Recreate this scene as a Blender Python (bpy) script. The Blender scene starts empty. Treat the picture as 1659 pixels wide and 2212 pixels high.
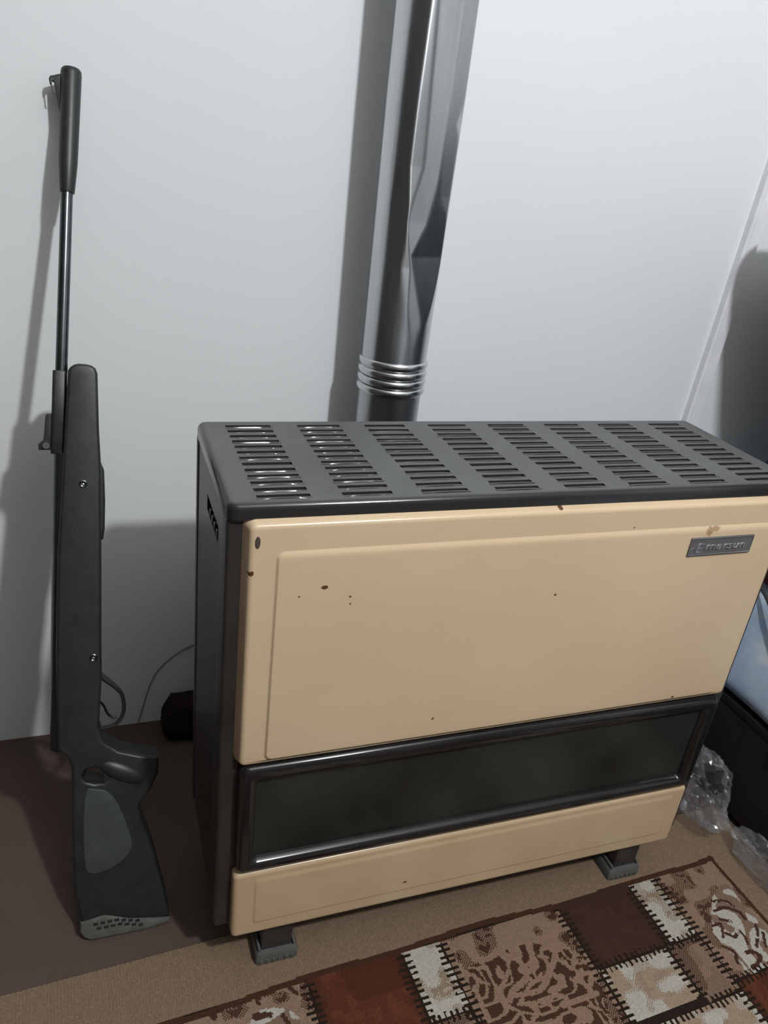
import bpy, bmesh, math, random
import numpy as np
from mathutils import Matrix, Vector, noise

# ------------------------------------------------------------------ camera, light, exposure
scene = bpy.context.scene
COL = scene.collection
scene.view_settings.view_transform = 'Standard'
scene.view_settings.look = 'None'
scene.view_settings.gamma = 1.0
scene.view_settings.use_curve_mapping = False
scene.view_settings.exposure = 0.0

cam_data = bpy.data.cameras.new('camera')
cam_data.sensor_fit = 'HORIZONTAL'
cam_data.sensor_width = 36.0
cam_data.lens = 1684.775 / 1659.0 * 36.0
cam_data.clip_start = 0.02
cam = bpy.data.objects.new('camera', cam_data)
COL.objects.link(cam)
cam.matrix_world = (Matrix.Translation((-0.1116, -0.9043, 1.0245))
                    @ Matrix.Rotation(math.radians(-22.1039), 4, 'Z')
                    @ Matrix.Rotation(math.radians(64.7951), 4, 'X')
                    @ Matrix.Rotation(math.radians(7.2661), 4, 'Z'))
scene.camera = cam

world = bpy.data.worlds.new('world')
scene.world = world
world.use_nodes = True
world.node_tree.nodes['Background'].inputs[0].default_value = (0.05, 0.055, 0.06, 1)
world.node_tree.nodes['Background'].inputs[1].default_value = 0.3

LAMP_POS = (0.565, -1.52, 2.15)      # the bare bulb of the room, hanging behind the camera
LAMP_POWER = 119.0
bulb_light = bpy.data.lights.new('bulb_light', 'POINT')
bulb_light.energy = LAMP_POWER
bulb_light.color = (0.955, 0.985, 1.0)
bulb_light.shadow_soft_size = 0.045
bl = bpy.data.objects.new('bulb_light', bulb_light)
bl.location = LAMP_POS
COL.objects.link(bl)

WALL_Y = 0.29        # face of the back wall
random.seed(4)

# ------------------------------------------------------------------ materials
def lin(c):
    return tuple(((v / 255) / 12.92 if v / 255 <= 0.04045 else ((v / 255 + 0.055) / 1.055) ** 2.4) for v in c)

class Mat:
    """small node-tree builder"""
    def __init__(self, name):
        self.m = bpy.data.materials.new(name)
        self.m.use_nodes = True
        self.t = self.m.node_tree
        self.b = self.t.nodes['Principled BSDF']
        self.out = self.t.nodes['Material Output']
    def n(self, kind, **kw):
        nd = self.t.nodes.new(kind)
        for k, v in kw.items():
            setattr(nd, k, v)
        return nd
    def link(self, a, b):
        self.t.links.new(a, b)
    def coord(self):
        return self.n('ShaderNodeTexCoord').outputs['Object']
    def noise(self, scale, detail=3, rough=0.55, vec=None, dist=0.0, stretch=None):
        v = vec or self.coord()
        if stretch:
            mp = self.n('ShaderNodeMapping'); mp.inputs['Scale'].default_value = stretch
            self.link(v, mp.inputs['Vector']); v = mp.outputs[0]
        nd = self.n('ShaderNodeTexNoise')
        nd.inputs['Scale'].default_value = scale
        nd.inputs['Detail'].default_value = detail
        nd.inputs['Roughness'].default_value = rough
        nd.inputs['Distortion'].default_value = dist
        self.link(v, nd.inputs['Vector'])
        return nd.outputs['Fac']
    def ramp(self, fac, stops):
        r = self.n('ShaderNodeValToRGB')
        e = r.color_ramp.elements
        while len(e) < len(stops):
            e.new(0.5)
        for el, (p, c) in zip(e, stops):
            el.position = p
            el.color = (*c, 1) if len(c) == 3 else c
        self.link(fac, r.inputs['Fac'])
        return r.outputs['Color']
    def mix(self, fac, a, b, mode='MIX'):
        m = self.n('ShaderNodeMix', data_type='RGBA', blend_type=mode)
        for sock, v in ((m.inputs['Factor'], fac), (m.inputs['A'], a), (m.inputs['B'], b)):
            if isinstance(v, (int, float)):
                sock.default_value = v
            elif isinstance(v, tuple):
                sock.default_value = (*v, 1)
            else:
                self.link(v, sock)
        return m.outputs['Result']
    def math(self, op, a, b=None, c=None):
        m = self.n('ShaderNodeMath', operation=op)
        for i, v in enumerate((a, b, c)):
            if v is None:
                continue
            if isinstance(v, (int, float)):
                m.inputs[i].default_value = v
            else:
                self.link(v, m.inputs[i])
        return m.outputs[0]
    def set(self, name, v):
        s = self.b.inputs[name]
        if isinstance(v, tuple):
            s.default_value = (*v, 1) if len(v) == 3 else v
        elif isinstance(v, (int, float)):
            s.default_value = v
        else:
            self.link(v, s)
        return self
    def bump(self, height, strength=0.2, dist=0.002):
        bp = self.n('ShaderNodeBump')
        bp.inputs['Strength'].default_value = strength
        bp.inputs['Distance'].default_value = dist
        self.link(height, bp.inputs['Height'])
        self.link(bp.outputs[0], self.b.inputs['Normal'])
        return self

def simple(name, col, rough=0.5, metal=0.0, nscale=40, namp=0.12, bump=0.0, spec=0.5, bscale=None, coat=0.0):
    m = Mat(name)
    f = m.noise(nscale, 4)
    lo = tuple(c * (1 - namp) for c in col); hi = tuple(min(1, c * (1 + namp)) for c in col)
    m.set('Base Color', m.ramp(f, [(0.3, lo), (0.7, hi)]))
    m.set('Roughness', rough); m.set('Metallic', metal); m.set('Specular IOR Level', spec)
    if coat:
        m.set('Coat Weight', coat); m.set('Coat Roughness', 0.08)
    if bump:
        m.bump(m.noise(bscale or nscale * 6, 2), bump, 0.001)
    return m.m

def mat_wall():
    m = Mat('wall_paint')
    big = m.noise(1.6, 2); fine = m.noise(260, 3); mid = m.noise(14, 3)
    c = m.ramp(big, [(0.3, (0.735, 0.745, 0.755)), (0.7, (0.775, 0.785, 0.79))])
    c = m.mix(m.math('MULTIPLY', m.ramp(mid, [(0.62, (0, 0, 0)), (0.85, (1, 1, 1))]), 0.10), c, (0.62, 0.63, 0.63))
    m.set('Base Color', c); m.set('Roughness', 0.62); m.set('Specular IOR Level', 0.25)
    m.bump(fine, 0.12, 0.0008)
    return m.m

def mat_cream():
    """cream enamel of the heater fronts with chips and a little browning, in the heater's own metres"""
    m = Mat('cream_enamel')
    co = m.coord()
    big = m.noise(7, 3); fine = m.noise(300, 2)
    c = m.ramp(big, [(0.3, lin((203, 178, 146))), (0.7, lin((208, 184, 152)))])
    sep = m.n('ShaderNodeSeparateXYZ'); m.link(co, sep.inputs[0])
    x, z = sep.outputs['X'], sep.outputs['Z']
    jig = m.math('MULTIPLY', m.math('SUBTRACT', m.noise(420, 2), 0.5), 1.6)
    def spot(cx, cz, rx, rz):
        dx = m.math('DIVIDE', m.math('SUBTRACT', x, cx), rx)
        dz = m.math('DIVIDE', m.math('SUBTRACT', z, cz), rz)
        d = m.math('SQRT', m.math('ADD', m.math('MULTIPLY', dx, dx), m.math('MULTIPLY', dz, dz)))
        return m.math('LESS_THAN', m.math('ADD', d, jig), 1.0)
    chips = [(0.100, 0.608, .0034, .0024), (0.129, 0.594, .0014, .0012), (0.130, 0.585, .0011, .0011), (0.074, 0.599, .001, .001),
             (0.382, 0.573, .0016, .0013), (0.367, 0.683, .0028, .0020), (0.251, 0.411, .0014, .0014), (0.612, 0.388, .0026, .0016),
             (0.254, 0.127, .0034, .0016), (0.024, 0.628, .003, .0025), (0.47, 0.655, .0012, .001)]
    tot = None
    for s in chips:
        k = spot(*s); tot = k if tot is None else m.math('MAXIMUM', tot, k)
    c = m.mix(tot, c, lin((92, 62, 40)))
    rust = m.math('MULTIPLY', m.math('MAXIMUM', spot(0.582, 0.645, .0045, .006), spot(0.591, 0.648, .006, .0034)), 0.75)
    c = m.mix(rust, c, lin((146, 112, 78)))
    hot = spot(0.42, 0.40, .26, .016)      # heat browning above the window
    hotn = m.n('ShaderNodeMapRange'); hotn.inputs[1].default_value = 0.395; hotn.inputs[2].default_value = 0.372
    m.link(z, hotn.inputs[0])
    c = m.mix(m.math('MULTIPLY', m.math('MULTIPLY', hotn.outputs[0], m.noise(9, 3)), 0.45), c, lin((150, 108, 70)))
    m.set('Base Color', c); m.set('Roughness', 0.27); m.set('Specular IOR Level', 0.5)
    m.bump(big, 0.06, 0.003)
    return m.m

def mat_lid():
    """black enamel; dust lies on what faces up"""
    m = Mat('dusty_black_enamel')
    n1 = m.noise(9, 5, 0.65); n2 = m.noise(700, 2)
    ge = m.n('ShaderNodeNewGeometry'); sx = m.n('ShaderNodeSeparateXYZ'); m.link(ge.outputs['Normal'], sx.inputs[0])
    up_ = m.n('ShaderNodeMapRange'); up_.inputs[1].default_value = 0.80; up_.inputs[2].default_value = 0.985; m.link(sx.outputs['Z'], up_.inputs[0])
    dust = m.math('MULTIPLY', m.ramp(n1, [(0.32, (0.45, 0.45, 0.45)), (0.72, (0.98, 0.98, 0.98))]), up_.outputs[0])
    c = m.mix(dust, (0.024, 0.023, 0.023), (0.118, 0.120, 0.122))
    c = m.mix(m.math('MULTIPLY', m.ramp(n2, [(0.68, (0, 0, 0)), (0.78, (0.5, 0.5, 0.5))]), up_.outputs[0]), c, (0.16, 0.16, 0.16))
    m.set('Base Color', c)
    m.set('Roughness', m.math('MULTIPLY_ADD', dust, 0.42, 0.19))
    m.set('Specular IOR Level', 0.5)
    m.bump(n2, 0.05, 0.0006)
    return m.m

def mat_steel(name, base, rough_lo, rough_hi, metal=1.0, stretch=(1, 1, .12), aniso=0.0):
    m = Mat(name)
    n1 = m.noise(26, 4, 0.6, stretch=stretch); n2 = m.noise(18, 2, stretch=stretch)
    c = m.mix(m.ramp(n1, [(0.35, (0, 0, 0)), (0.7, (1, 1, 1))]), tuple(b * 0.8 for b in base), base)
    m.set('Base Color', c); m.set('Metallic', metal)
    m.set('Roughness', m.ramp(n2, [(0.3, (rough_lo,) * 3), (0.75, (rough_hi,) * 3)]))
    if aniso:
        tg = m.n('ShaderNodeTangent'); tg.direction_type = 'RADIAL'; tg.axis = 'Z'
        m.link(tg.outputs[0], m.b.inputs['Tangent'])
        m.set('Anisotropic', aniso); m.set('Anisotropic Rotation', 0.25)
    return m.m

def mat_carpet():
    m = Mat('taupe_carpet')
    n1 = m.noise(5, 4); n2 = m.noise(420, 2)
    c = m.ramp(n1, [(0.3, lin((87, 73, 67))), (0.7, lin((95, 80, 73)))])
    c = m.mix(m.ramp(n2, [(0.3, (0, 0, 0)), (0.7, (0.6, 0.6, 0.6))]), c, lin((75, 62, 56)))
    m.set('Base Color', c); m.set('Roughness', 0.95); m.set('Specular IOR Level', 0.1)
    m.bump(n2, 0.5, 0.002)
    return m.m

def mat_rug():
    m = Mat('woven_rug')
    a = m.n('ShaderNodeAttribute'); a.attribute_name = 'weave'
    n2 = m.noise(500, 2)
    c = m.mix(m.ramp(n2, [(0.3, (0.0, 0, 0)), (0.75, (0.35, .35, .35))]), a.outputs['Color'], m.mix(0.5, a.outputs['Color'], (0.02, 0.015, 0.01)))
    m.set('Base Color', c); m.set('Roughness', 0.95); m.set('Specular IOR Level', 0.08)
    m.bump(n2, 0.4, 0.0015)
    return m.m

def mat_glass_dark():
    m = Mat('smoked_glass')
    n1 = m.noise(6, 4)
    m.set('Base Color', m.ramp(n1, [(0.3, (0.010, 0.0115, 0.010)), (0.75, (0.026, 0.030, 0.026))]))
    m.set('Roughness', m.ramp(n1, [(0.3, (.16, .16, .16)), (0.75, (.32, .32, .32))])); m.set('Specular IOR Level', 0.42)
    return m.m

def mat_plastic_bag():
    m = Mat('clear_film')
    t = m.t
    tr = m.n('ShaderNodeBsdfTransparent'); tr.inputs[0].default_value = (0.93, 0.94, 0.95, 1)
    gl = m.n('ShaderNodeBsdfGlossy'); gl.inputs['Roughness'].default_value = 0.16
    gl.inputs['Color'].default_value = (0.95, 0.95, 0.97, 1)
    df = m.n('ShaderNodeBsdfDiffuse'); df.inputs[0].default_value = (0.62, 0.63, 0.66, 1)
    tl = m.n('ShaderNodeBsdfTranslucent'); tl.inputs[0].default_value = (0.62, 0.63, 0.66, 1)
    s1 = m.n('ShaderNodeMixShader'); s1.inputs[0].default_value = 0.4
    m.link(df.outputs[0], s1.inputs[1]); m.link(tl.outputs[0], s1.inputs[2])
    s2 = m.n('ShaderNodeMixShader'); m.link(s1.outputs[0], s2.inputs[1]); m.link(gl.outputs[0], s2.inputs[2]); s2.inputs[0].default_value = 0.42
    s3 = m.n('ShaderNodeMixShader'); m.link(tr.outputs[0], s3.inputs[1]); m.link(s2.outputs[0], s3.inputs[2])
    f = m.ramp(m.noise(22, 3), [(0.3, (.10, .10, .10)), (0.75, (.32, .32, .32))])
    m.link(f, s3.inputs[0])
    m.link(s3.outputs[0], m.out.inputs['Surface'])
    return m.m

def mat_sheet():
    m = Mat('blue_sheet')
    n1 = m.noise(9, 3, dist=0.6); n2 = m.noise(18, 2)
    c = m.ramp(n1, [(0.28, lin((204, 204, 196))), (0.42, lin((166, 178, 194))), (0.60, lin((144, 162, 186))), (0.78, lin((192, 188, 164)))])
    m.set('Base Color', c); m.set('Roughness', 0.9); m.set('Specular IOR Level', 0.1)
    m.bump(n2, 0.3, 0.006)
    return m.m

M = dict(
    wall=mat_wall(), cream=mat_cream(), lid=mat_lid(), carpet=mat_carpet(), rug=mat_rug(), glass=mat_glass_dark(),
    film=mat_plastic_bag(), sheet=mat_sheet(),
    ceiling=simple('ceiling_paint', (0.62, 0.62, 0.61), 0.8),
    far_wall=simple('darkened_far_wall', (0.17, 0.165, 0.16), 0.9),  # unseen wall, toned down to keep reflections and bounce low
    side_wall=simple('darkened_side_wall', (0.05, 0.045, 0.042), 0.8),  # unseen wall, made dark so the pipe reflects a dark band
    enamel=simple('dark_brown_enamel', (0.030, 0.027, 0.025), 0.34, nscale=12, namp=0.3, spec=0.5),
    black_enamel=simple('black_enamel', (0.014, 0.013, 0.013), 0.14, nscale=12, namp=0.3, spec=0.5),
    inside=simple('slot_shade_black', (0.006, 0.006, 0.006), 0.9),  # shade put into the colour: black so the top slots look dark
    foot=simple('grey_rubber', (0.085, 0.082, 0.076), 0.75, nscale=60),
    steel=mat_steel('flue_steel', (0.62, 0.64, 0.66), 0.24, 0.32, aniso=0.75),
    steel_dull=mat_steel('flue_steel_dusty', (0.50, 0.52, 0.53), 0.24, 0.4),
    ring=mat_steel('bright_rings', (0.72, 0.73, 0.74), 0.2, 0.32),
    plate=mat_steel('badge_alloy', (0.17, 0.16, 0.165), 0.45, 0.55, metal=0.35, stretch=(1, 1, 1)),
    letter=mat_steel('badge_letters', (0.52, 0.51, 0.52), 0.25, 0.35, metal=0.7, stretch=(1, 1, 1)),
    chip=simple('bare_metal_hole', (0.06, 0.045, 0.035), 0.7),
    gun_plastic=simple('black_synthetic', (0.017, 0.019, 0.020), 0.42, nscale=60, namp=0.25, bump=0.08, bscale=900),
    gun_insert=simple('grey_green_rubber', (0.040, 0.047, 0.045), 0.62, nscale=60, namp=0.2, bump=0.12, bscale=700),
    gun_steel=simple('blued_steel', (0.12, 0.13, 0.135), 0.24, metal=0.95, nscale=30, namp=0.2),
    gun_pad=simple('grey_rubber_pad', (0.085, 0.083, 0.074), 0.8, nscale=80, namp=0.2),
    bright=simple('bright_steel', (0.55, 0.55, 0.55), 0.25, metal=1.0),
    trunk=simple('white_trunking', (0.80, 0.80, 0.82), 0.38, nscale=20, namp=0.06),
    wood_dark=simple('black_wood', (0.010, 0.010, 0.011), 0.6, nscale=20, namp=0.3),
    navy=simple('navy_blanket', (0.016, 0.020, 0.026), 0.95, nscale=60, namp=0.3, bump=0.4, bscale=200, spec=0.1),
    grey_pillow=simple('charcoal_pillow', (0.05, 0.05, 0.055), 0.95, nscale=50, namp=0.2, bump=0.3, bscale=150, spec=0.1),
    maroon=simple('maroon_cloth', (0.075, 0.020, 0.028), 0.95, nscale=60, namp=0.3, bump=0.4, bscale=200, spec=0.1),
    cord=simple('dark_cord', (0.03, 0.032, 0.03), 0.8),
    lump=simple('dark_brown_matte', (0.022, 0.016, 0.013), 0.95, nscale=40, namp=0.3, bump=0.4, bscale=150, spec=0.1),
    wire=simple('grey_wire', (0.20, 0.19, 0.19), 0.6),
    brass=simple('lamp_holder', (0.6, 0.6, 0.58), 0.5),
)
mb = Mat('bulb_glow')
mb.set('Base Color', (0.9, 0.9, 0.9)); mb.set('Emission Color', (0.97, 0.985, 1.0)); mb.set('Emission Strength', 60.0)
M['bulb'] = mb.m

# ------------------------------------------------------------------ mesh helpers
def link(name, me, mat, parent=None, smooth=None):
    o = bpy.data.objects.new(name, me)
    if mat is not None:
        me.materials.clear(); me.materials.append(mat)
    COL.objects.link(o)
    if parent is not None:
        o.parent = parent
    if smooth is not None:
        for p in me.polygons:
            p.use_smooth = True
        try:
            me.set_sharp_from_angle(angle=math.radians(smooth))
        except Exception:
            pass
    return o

def obj(name, bm, mat, parent=None, smooth=40):
    bmesh.ops.recalc_face_normals(bm, faces=bm.faces)
    me = bpy.data.meshes.new(name)
    bm.to_mesh(me); bm.free()
    return link(name, me, mat, parent, smooth)

def tag(o, label, cat, group=None, kind=None):
    o['label'] = label
    if cat: o['category'] = cat
    if group: o['group'] = group
    if kind: o['kind'] = kind
    return o

def thing(name, loc=(0, 0, 0)):
    o = bpy.data.objects.new(name, None)
    o.empty_display_size = 0.05
    o.location = loc
    COL.objects.link(o)
    return o

def struct(o, label=None, cat=None):
    o['kind'] = 'structure'
    if label: o['label'] = label
    if cat: o['category'] = cat
    return o

def add_box(bm, x0, x1, y0, y1, z0, z1, bevel=0.0, seg=2):
    r = bmesh.ops.create_cube(bm, size=1.0)
    vs = r['verts']
    for v in vs:
        v.co = Vector((x0 if v.co.x < 0 else x1, y0 if v.co.y < 0 else y1, z0 if v.co.z < 0 else z1))
    if bevel:
        es = list({e for v in vs for e in v.link_edges})
        bmesh.ops.bevel(bm, geom=es, offset=bevel, segments=seg, profile=0.6, affect='EDGES')
    return bm

def box(name, b, mat, parent=None, bevel=0.0, seg=2, smooth=40):
    bm = bmesh.new(); add_box(bm, *b, bevel=bevel, seg=seg)
    return obj(name, bm, mat, parent, smooth)

def rrect(u0, u1, v0, v1, r, n=6):
    pts = []
    r = max(1e-5, min(r, (u1 - u0) / 2 - 1e-5, (v1 - v0) / 2 - 1e-5))
    for cu, cv, a0 in ((u1 - r, v1 - r, 0), (u0 + r, v1 - r, 90), (u0 + r, v0 + r, 180), (u1 - r, v0 + r, 270)):
        for k in range(n + 1):
            a = math.radians(a0 + 90 * k / n)
            pts.append((cu + r * math.cos(a), cv + r * math.sin(a)))
    return pts

def loft(bm, rings, cap_first=True, cap_last=True, closed=True):
    """rings: lists of 3D points of equal length"""
    vr = [[bm.verts.new(p) for p in ring] for ring in rings]
    n = len(vr[0])
    for a, b in zip(vr, vr[1:]):
        for i in range(n if closed else n - 1):
            j = (i + 1) % n
            bm.faces.new((a[i], a[j], b[j], b[i]))
    if cap_first: bm.faces.new(vr[0])
    if cap_last: bm.faces.new(vr[-1])
    return vr

def panel_rings(x0, x1, z0, z1, r, steps):
    """steps: (inset, y, extra corner shrink)"""
    out = []
    for ins, y in steps:
        out.append([(u, y, v) for u, v in rrect(x0 + ins, x1 - ins, z0 + ins, z1 - ins, max(0.0008, r - ins))])
    return out

def lathe(bm, prof, axis_from, axis_to, n=28, cap=True):
    """prof: (t along axis in metres, radius)"""
    a = Vector(axis_from); d = (Vector(axis_to) - a).normalized()
    u = d.orthogonal().normalized(); w = d.cross(u)
    rings = []
    for t, r in prof:
        c = a + d * t
        rings.append([c + (u * math.cos(2 * math.pi * k / n) + w * math.sin(2 * math.pi * k / n)) * r for k in range(n)])
    loft(bm, rings, cap, cap)

def tube(bm, pts, radius, n=8, cap=True):
    pts = [Vector(p) for p in pts]
    rings = []
    prev = None
    for i, p in enumerate(pts):
        d = (pts[min(i + 1, len(pts) - 1)] - pts[max(i - 1, 0)]).normalized()
        u = d.orthogonal() if prev is None else (prev - d * prev.dot(d))
        u.normalize(); prev = u
        w = d.cross(u)
        r = radius[i] if isinstance(radius, (list, tuple)) else radius
        rings.append([p + (u * math.cos(2 * math.pi * k / n) + w * math.sin(2 * math.pi * k / n)) * r for k in range(n)])
    loft(bm, rings, cap, cap)

def smooth_path(pts, k=6):
    P = [Vector(p) for p in pts]
    out = []
    for i in range(len(P) - 1):
        p0, p1, p2, p3 = P[max(i - 1, 0)], P[i], P[i + 1], P[min(i + 2, len(P) - 1)]
        for s in range(k):
            t = s / k
            out.append(0.5 * ((2 * p1) + (p2 - p0) * t + (2 * p0 - 5 * p1 + 4 * p2 - p3) * t * t + (3 * p1 - p0 - 3 * p2 + p3) * t ** 3))
    out.append(P[-1])
    return out

# ------------------------------------------------------------------ the room
RX0, RX1, RY0 = -1.7, 2.5, -3.0
CEIL = 2.65
struct(box('wall_back', (RX0, RX1, WALL_Y, WALL_Y + 0.12, -0.05, CEIL), M['wall']), 'plain off-white painted wall behind the heater', 'wall')
struct(box('floor', (RX0, RX1, RY0, WALL_Y + 0.12, -0.06, 0.0), M['carpet']), 'taupe fitted carpet on the floor', 'floor')
struct(box('wall_left', (RX0 - 0.12, RX0, RY0, WALL_Y, -0.05, CEIL), M['side_wall']), 'unseen side wall left of the rifle, darkened for the pipe reflection', 'wall')
struct(box('wall_right', (RX1, RX1 + 0.12, RY0, WALL_Y, -0.05, CEIL), M['wall']), 'white painted side wall beyond the bedding', 'wall')
struct(box('wall_front', (RX0, RX1, RY0 - 0.12, RY0, -0.05, CEIL), M['far_wall']), 'unseen wall behind the camera, darkened to cut bounce light', 'wall')
struct(box('ceiling', (RX0, RX1, RY0, WALL_Y, CEIL, CEIL + 0.1), M['ceiling']), 'white ceiling', 'ceiling')

# hanging lamp (behind the camera)
lamp = tag(thing('pendant_lamp', (LAMP_POS[0], LAMP_POS[1], CEIL)), 'bare bulb hanging from the ceiling on a flex', 'lamp')
bm = bmesh.new(); tube(bm, [(0, 0, 0), (0, 0, LAMP_POS[2] + 0.16 - CEIL)], 0.004); obj('flex', bm, M['cord'], lamp)
bm = bmesh.new(); lathe(bm, [(0, .022), (.05, .022), (.06, .02)], (0, 0, LAMP_POS[2] + 0.16 - CEIL), (0, 0, LAMP_POS[2] - CEIL)); obj('socket', bm, M['brass'], lamp)

# ------------------------------------------------------------------ gas heater
W, D, H = 0.7257, 0.237, 0.70
ZB = 0.094
heater = tag(thing('gas_heater', (W / 2, -D / 2, 0.0)), 'free-standing gas heater with cream enamel front and slotted black top', 'heater')
def hpart(name, bm, mat, parent=None, smooth=40):
    o = obj(name, bm, mat, None, smooth)
    o.parent = parent or heater
    if parent is None:
        o.matrix_parent_inverse = Matrix.Translation((-W / 2, D / 2, 0.0))
    return o

# top plate with slots
ins = 0.0085
lid_bm = bmesh.new()
NC, NR = 8, 13
cw, ch = 0.054, 0.0098
cols = [0.031 + i * (W - 0.062 - cw) / (NC - 1) for i in range(NC)]
rows = [-0.024 - i * (0.198 / (NR - 1)) for i in range(NR)]
xs = sorted([ins, W - ins] + [c for c in cols] + [c + cw for c in cols])
ys = sorted([-ins, -D + ins] + [r + ch / 2 for r in rows] + [r - ch / 2 for r in rows])
gv = {}
def gvert(i, j):
    if (i, j) not in gv:
        gv[(i, j)] = lid_bm.verts.new((xs[i], ys[j], H))
    return gv[(i, j)]
for i in range(len(xs) - 1):
    for j in range(len(ys) - 1):
        if i % 2 == 1 and j % 2 == 1:
            # pressed-down lip round the hole
            q = [gvert(i, j), gvert(i + 1, j), gvert(i + 1, j + 1), gvert(i, j + 1)]
            lo = [lid_bm.verts.new((v.co.x + (0.0008 if k in (0, 3) else -0.0008), v.co.y + (0.0004 if k in (0, 1) else -0.0004), H - 0.0035)) for k, v in enumerate(q)]
            for k in range(4):
                lid_bm.faces.new((q[k], q[(k + 1) % 4], lo[(k + 1) % 4], lo[k]))
            continue
        lid_bm.faces.new((gvert(i, j), gvert(i + 1, j), gvert(i + 1, j + 1), gvert(i, j + 1)))
rim = [[(u, v, H) for u, v in rrect(ins, W - ins, -D + ins, -ins, 0.0002, 4)]]
for a in (15, 30, 45, 60, 75, 90):
    t = math.radians(a)
    e = ins * (1 - math.sin(t))
    rim.append([(u, v, H - 0.0075 * (1 - math.cos(t))) for u, v in rrect(e, W - e, -D + e, -e, 0.002 + 0.010 * math.sin(t), 4)])
rim.append([(u, v, H - 0.017) for u, v in rrect(0, W, -D, 0, 0.012, 4)])
rim.append([(u, v, H - 0.018) for u, v in rrect(0.001, W - 0.001, -D + 0.001, -0.001, 0.012, 4)])
rim.append([(u, v, H - 0.018) for u, v in rrect(0.02, W - 0.02, -D + 0.02, -0.02, 0.012, 4)])
loft(lid_bm, rim, False, False)
lid = hpart('top_grille', lid_bm, M['lid'], smooth=35)
lid['label'] = 'dusty black slotted top of the heater'
# louvers: one shared mesh, a slightly bowed slat in each slot
bm = bmesh.new()
nseg = 8
prof = [(-0.0053, 0.0000), (-0.0048, 0.0010), (-0.0036, 0.0012), (-0.0018, 0.0004), (0.0008, -0.0014), (0.0026, -0.0034), (0.0022, -0.0042), (-0.0048, -0.0008)]
rings = []
for k in range(nseg + 1):
    t = k / nseg
    bow = 0.35 + 0.65 * math.sin(math.pi * t) ** 0.6
    rings.append([(t * (cw + .002) - .001, y, z * (bow if z > 0 else 1.0)) for y, z in prof])
loft(bm, rings)
bmesh.ops.recalc_face_normals(bm, faces=bm.faces)
lou = bpy.data.meshes.new('louver'); bm.to_mesh(lou); bm.free()
lou.materials.append(M['lid'])
for p in lou.polygons: p.use_smooth = True
lou.set_sharp_from_angle(angle=math.radians(50))
rnd = random.Random(7)
for c in cols:
    for r in rows:
        o = bpy.data.objects.new('louver', lou)
        COL.objects.link(o)
        o.parent = lid
        o.location = (c, r, H + rnd.uniform(-0.0006, 0.0003))
        o.rotation_euler = (rnd.uniform(-0.10, 0.10), 0, rnd.uniform(-0.006, 0.006))

# body shell: back, bottom, inner black box, sides, front posts
hpart('back_panel', add_box(bmesh.new(), 0.002, W - 0.002, -0.010, -0.001, ZB, H - 0.016, 0.002), M['enamel'])
hpart('bottom_plate', add_box(bmesh.new(), 0.006, W - 0.006, -D + 0.02, -0.008, ZB + 0.004, ZB + 0.012), M['enamel'])
hpart('inner_shade_box', add_box(bmesh.new(), 0.02, W - 0.02, -D + 0.045, -0.025, ZB + 0.02, H - 0.03), M['inside'])  # blackened filler that gives the slots their dark depth
def side_panel(x, s, name):
    """sheet with a horizontal vent; s=+1 grows inward to +x"""
    bm = bmesh.new()
    yb = [-D + 0.012, -0.176, -0.092, -0.003]
    zb = [ZB + 0.008, 0.626, 0.645, H - 0.0175]
    V = {}
    for layer, xo in ((0, x), (1, x + s * 0.004)):
        for i, y in enumerate(yb):
            for j, z in enumerate(zb):
                V[layer, i, j] = bm.verts.new((xo, y, z))
    for layer in (0, 1):
        for i in range(3):
            for j in range(3):
                if (i, j) == (1, 1): continue
                bm.faces.new([V[layer, a, b] for a, b in ((i, j), (i + 1, j), (i + 1, j + 1), (i, j + 1))])
    loop = [(1, 1), (2, 1), (2, 2), (1, 2)]
    outer = [(0, 0), (1, 0), (2, 0), (3, 0), (3, 1), (3, 2), (3, 3), (2, 3), (1, 3), (0, 3), (0, 2), (0, 1)]
    for lp in (loop, outer):
        for k in range(len(lp)):
            a, b = lp[k], lp[(k + 1) % len(lp)]
            bm.faces.new((V[0, a[0], a[1]], V[0, b[0], b[1]], V[1, b[0], b[1]], V[1, a[0], a[1]]))
    sp = hpart(name, bm, M['enamel'])
    for k in range(4):  # small tabs added in place of the ticks of light through the vent
        y = -0.110 - k * 0.0165
        b2 = add_box(bmesh.new(), min(x + s * .0005, x + s * .0035), max(x + s * .0005, x + s * .0035), y - .0035, y + .0035, 0.6255, 0.634, 0.0008)
        hpart('vent_light_tick', b2, M['lid'], sp)
    # rolled rear flange and the front post
    hpart('rear_flange', add_box(bmesh.new(), min(x - s * .0015, x + s * .008), max(x - s * .0015, x + s * .008), -0.0135, -0.0005, ZB + .006, H - 0.0185, 0.002), M['enamel'], sp)
    hpart('seam_strip', add_box(bmesh.new(), min(x - s * .0006, x + s * .001), max(x - s * .0006, x + s * .001), -D + 0.012, -D + 0.020, ZB + .010, H - 0.019, 0.0004), M['enamel'], sp)
    return sp
side_panel(0.002, 1, 'side_panel')
side_panel(W - 0.002, -1, 'side_panel')
for x0, x1 in ((0.001, 0.034), (W - 0.034, W - 0.001)):
    bm = bmesh.new(); add_box(bm, x0, x1, -D + 0.006, -D + 0.05, ZB + 0.004, H - 0.0175, 0.005, 3)
    hpart('front_post', bm, M['enamel'])
hpart('front_rail', add_box(bmesh.new(), 0.03, W - 0.03, -D + 0.012, -D + 0.04, H - 0.05, H - 0.018), M['enamel'])

YF = -D - 0.009
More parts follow.
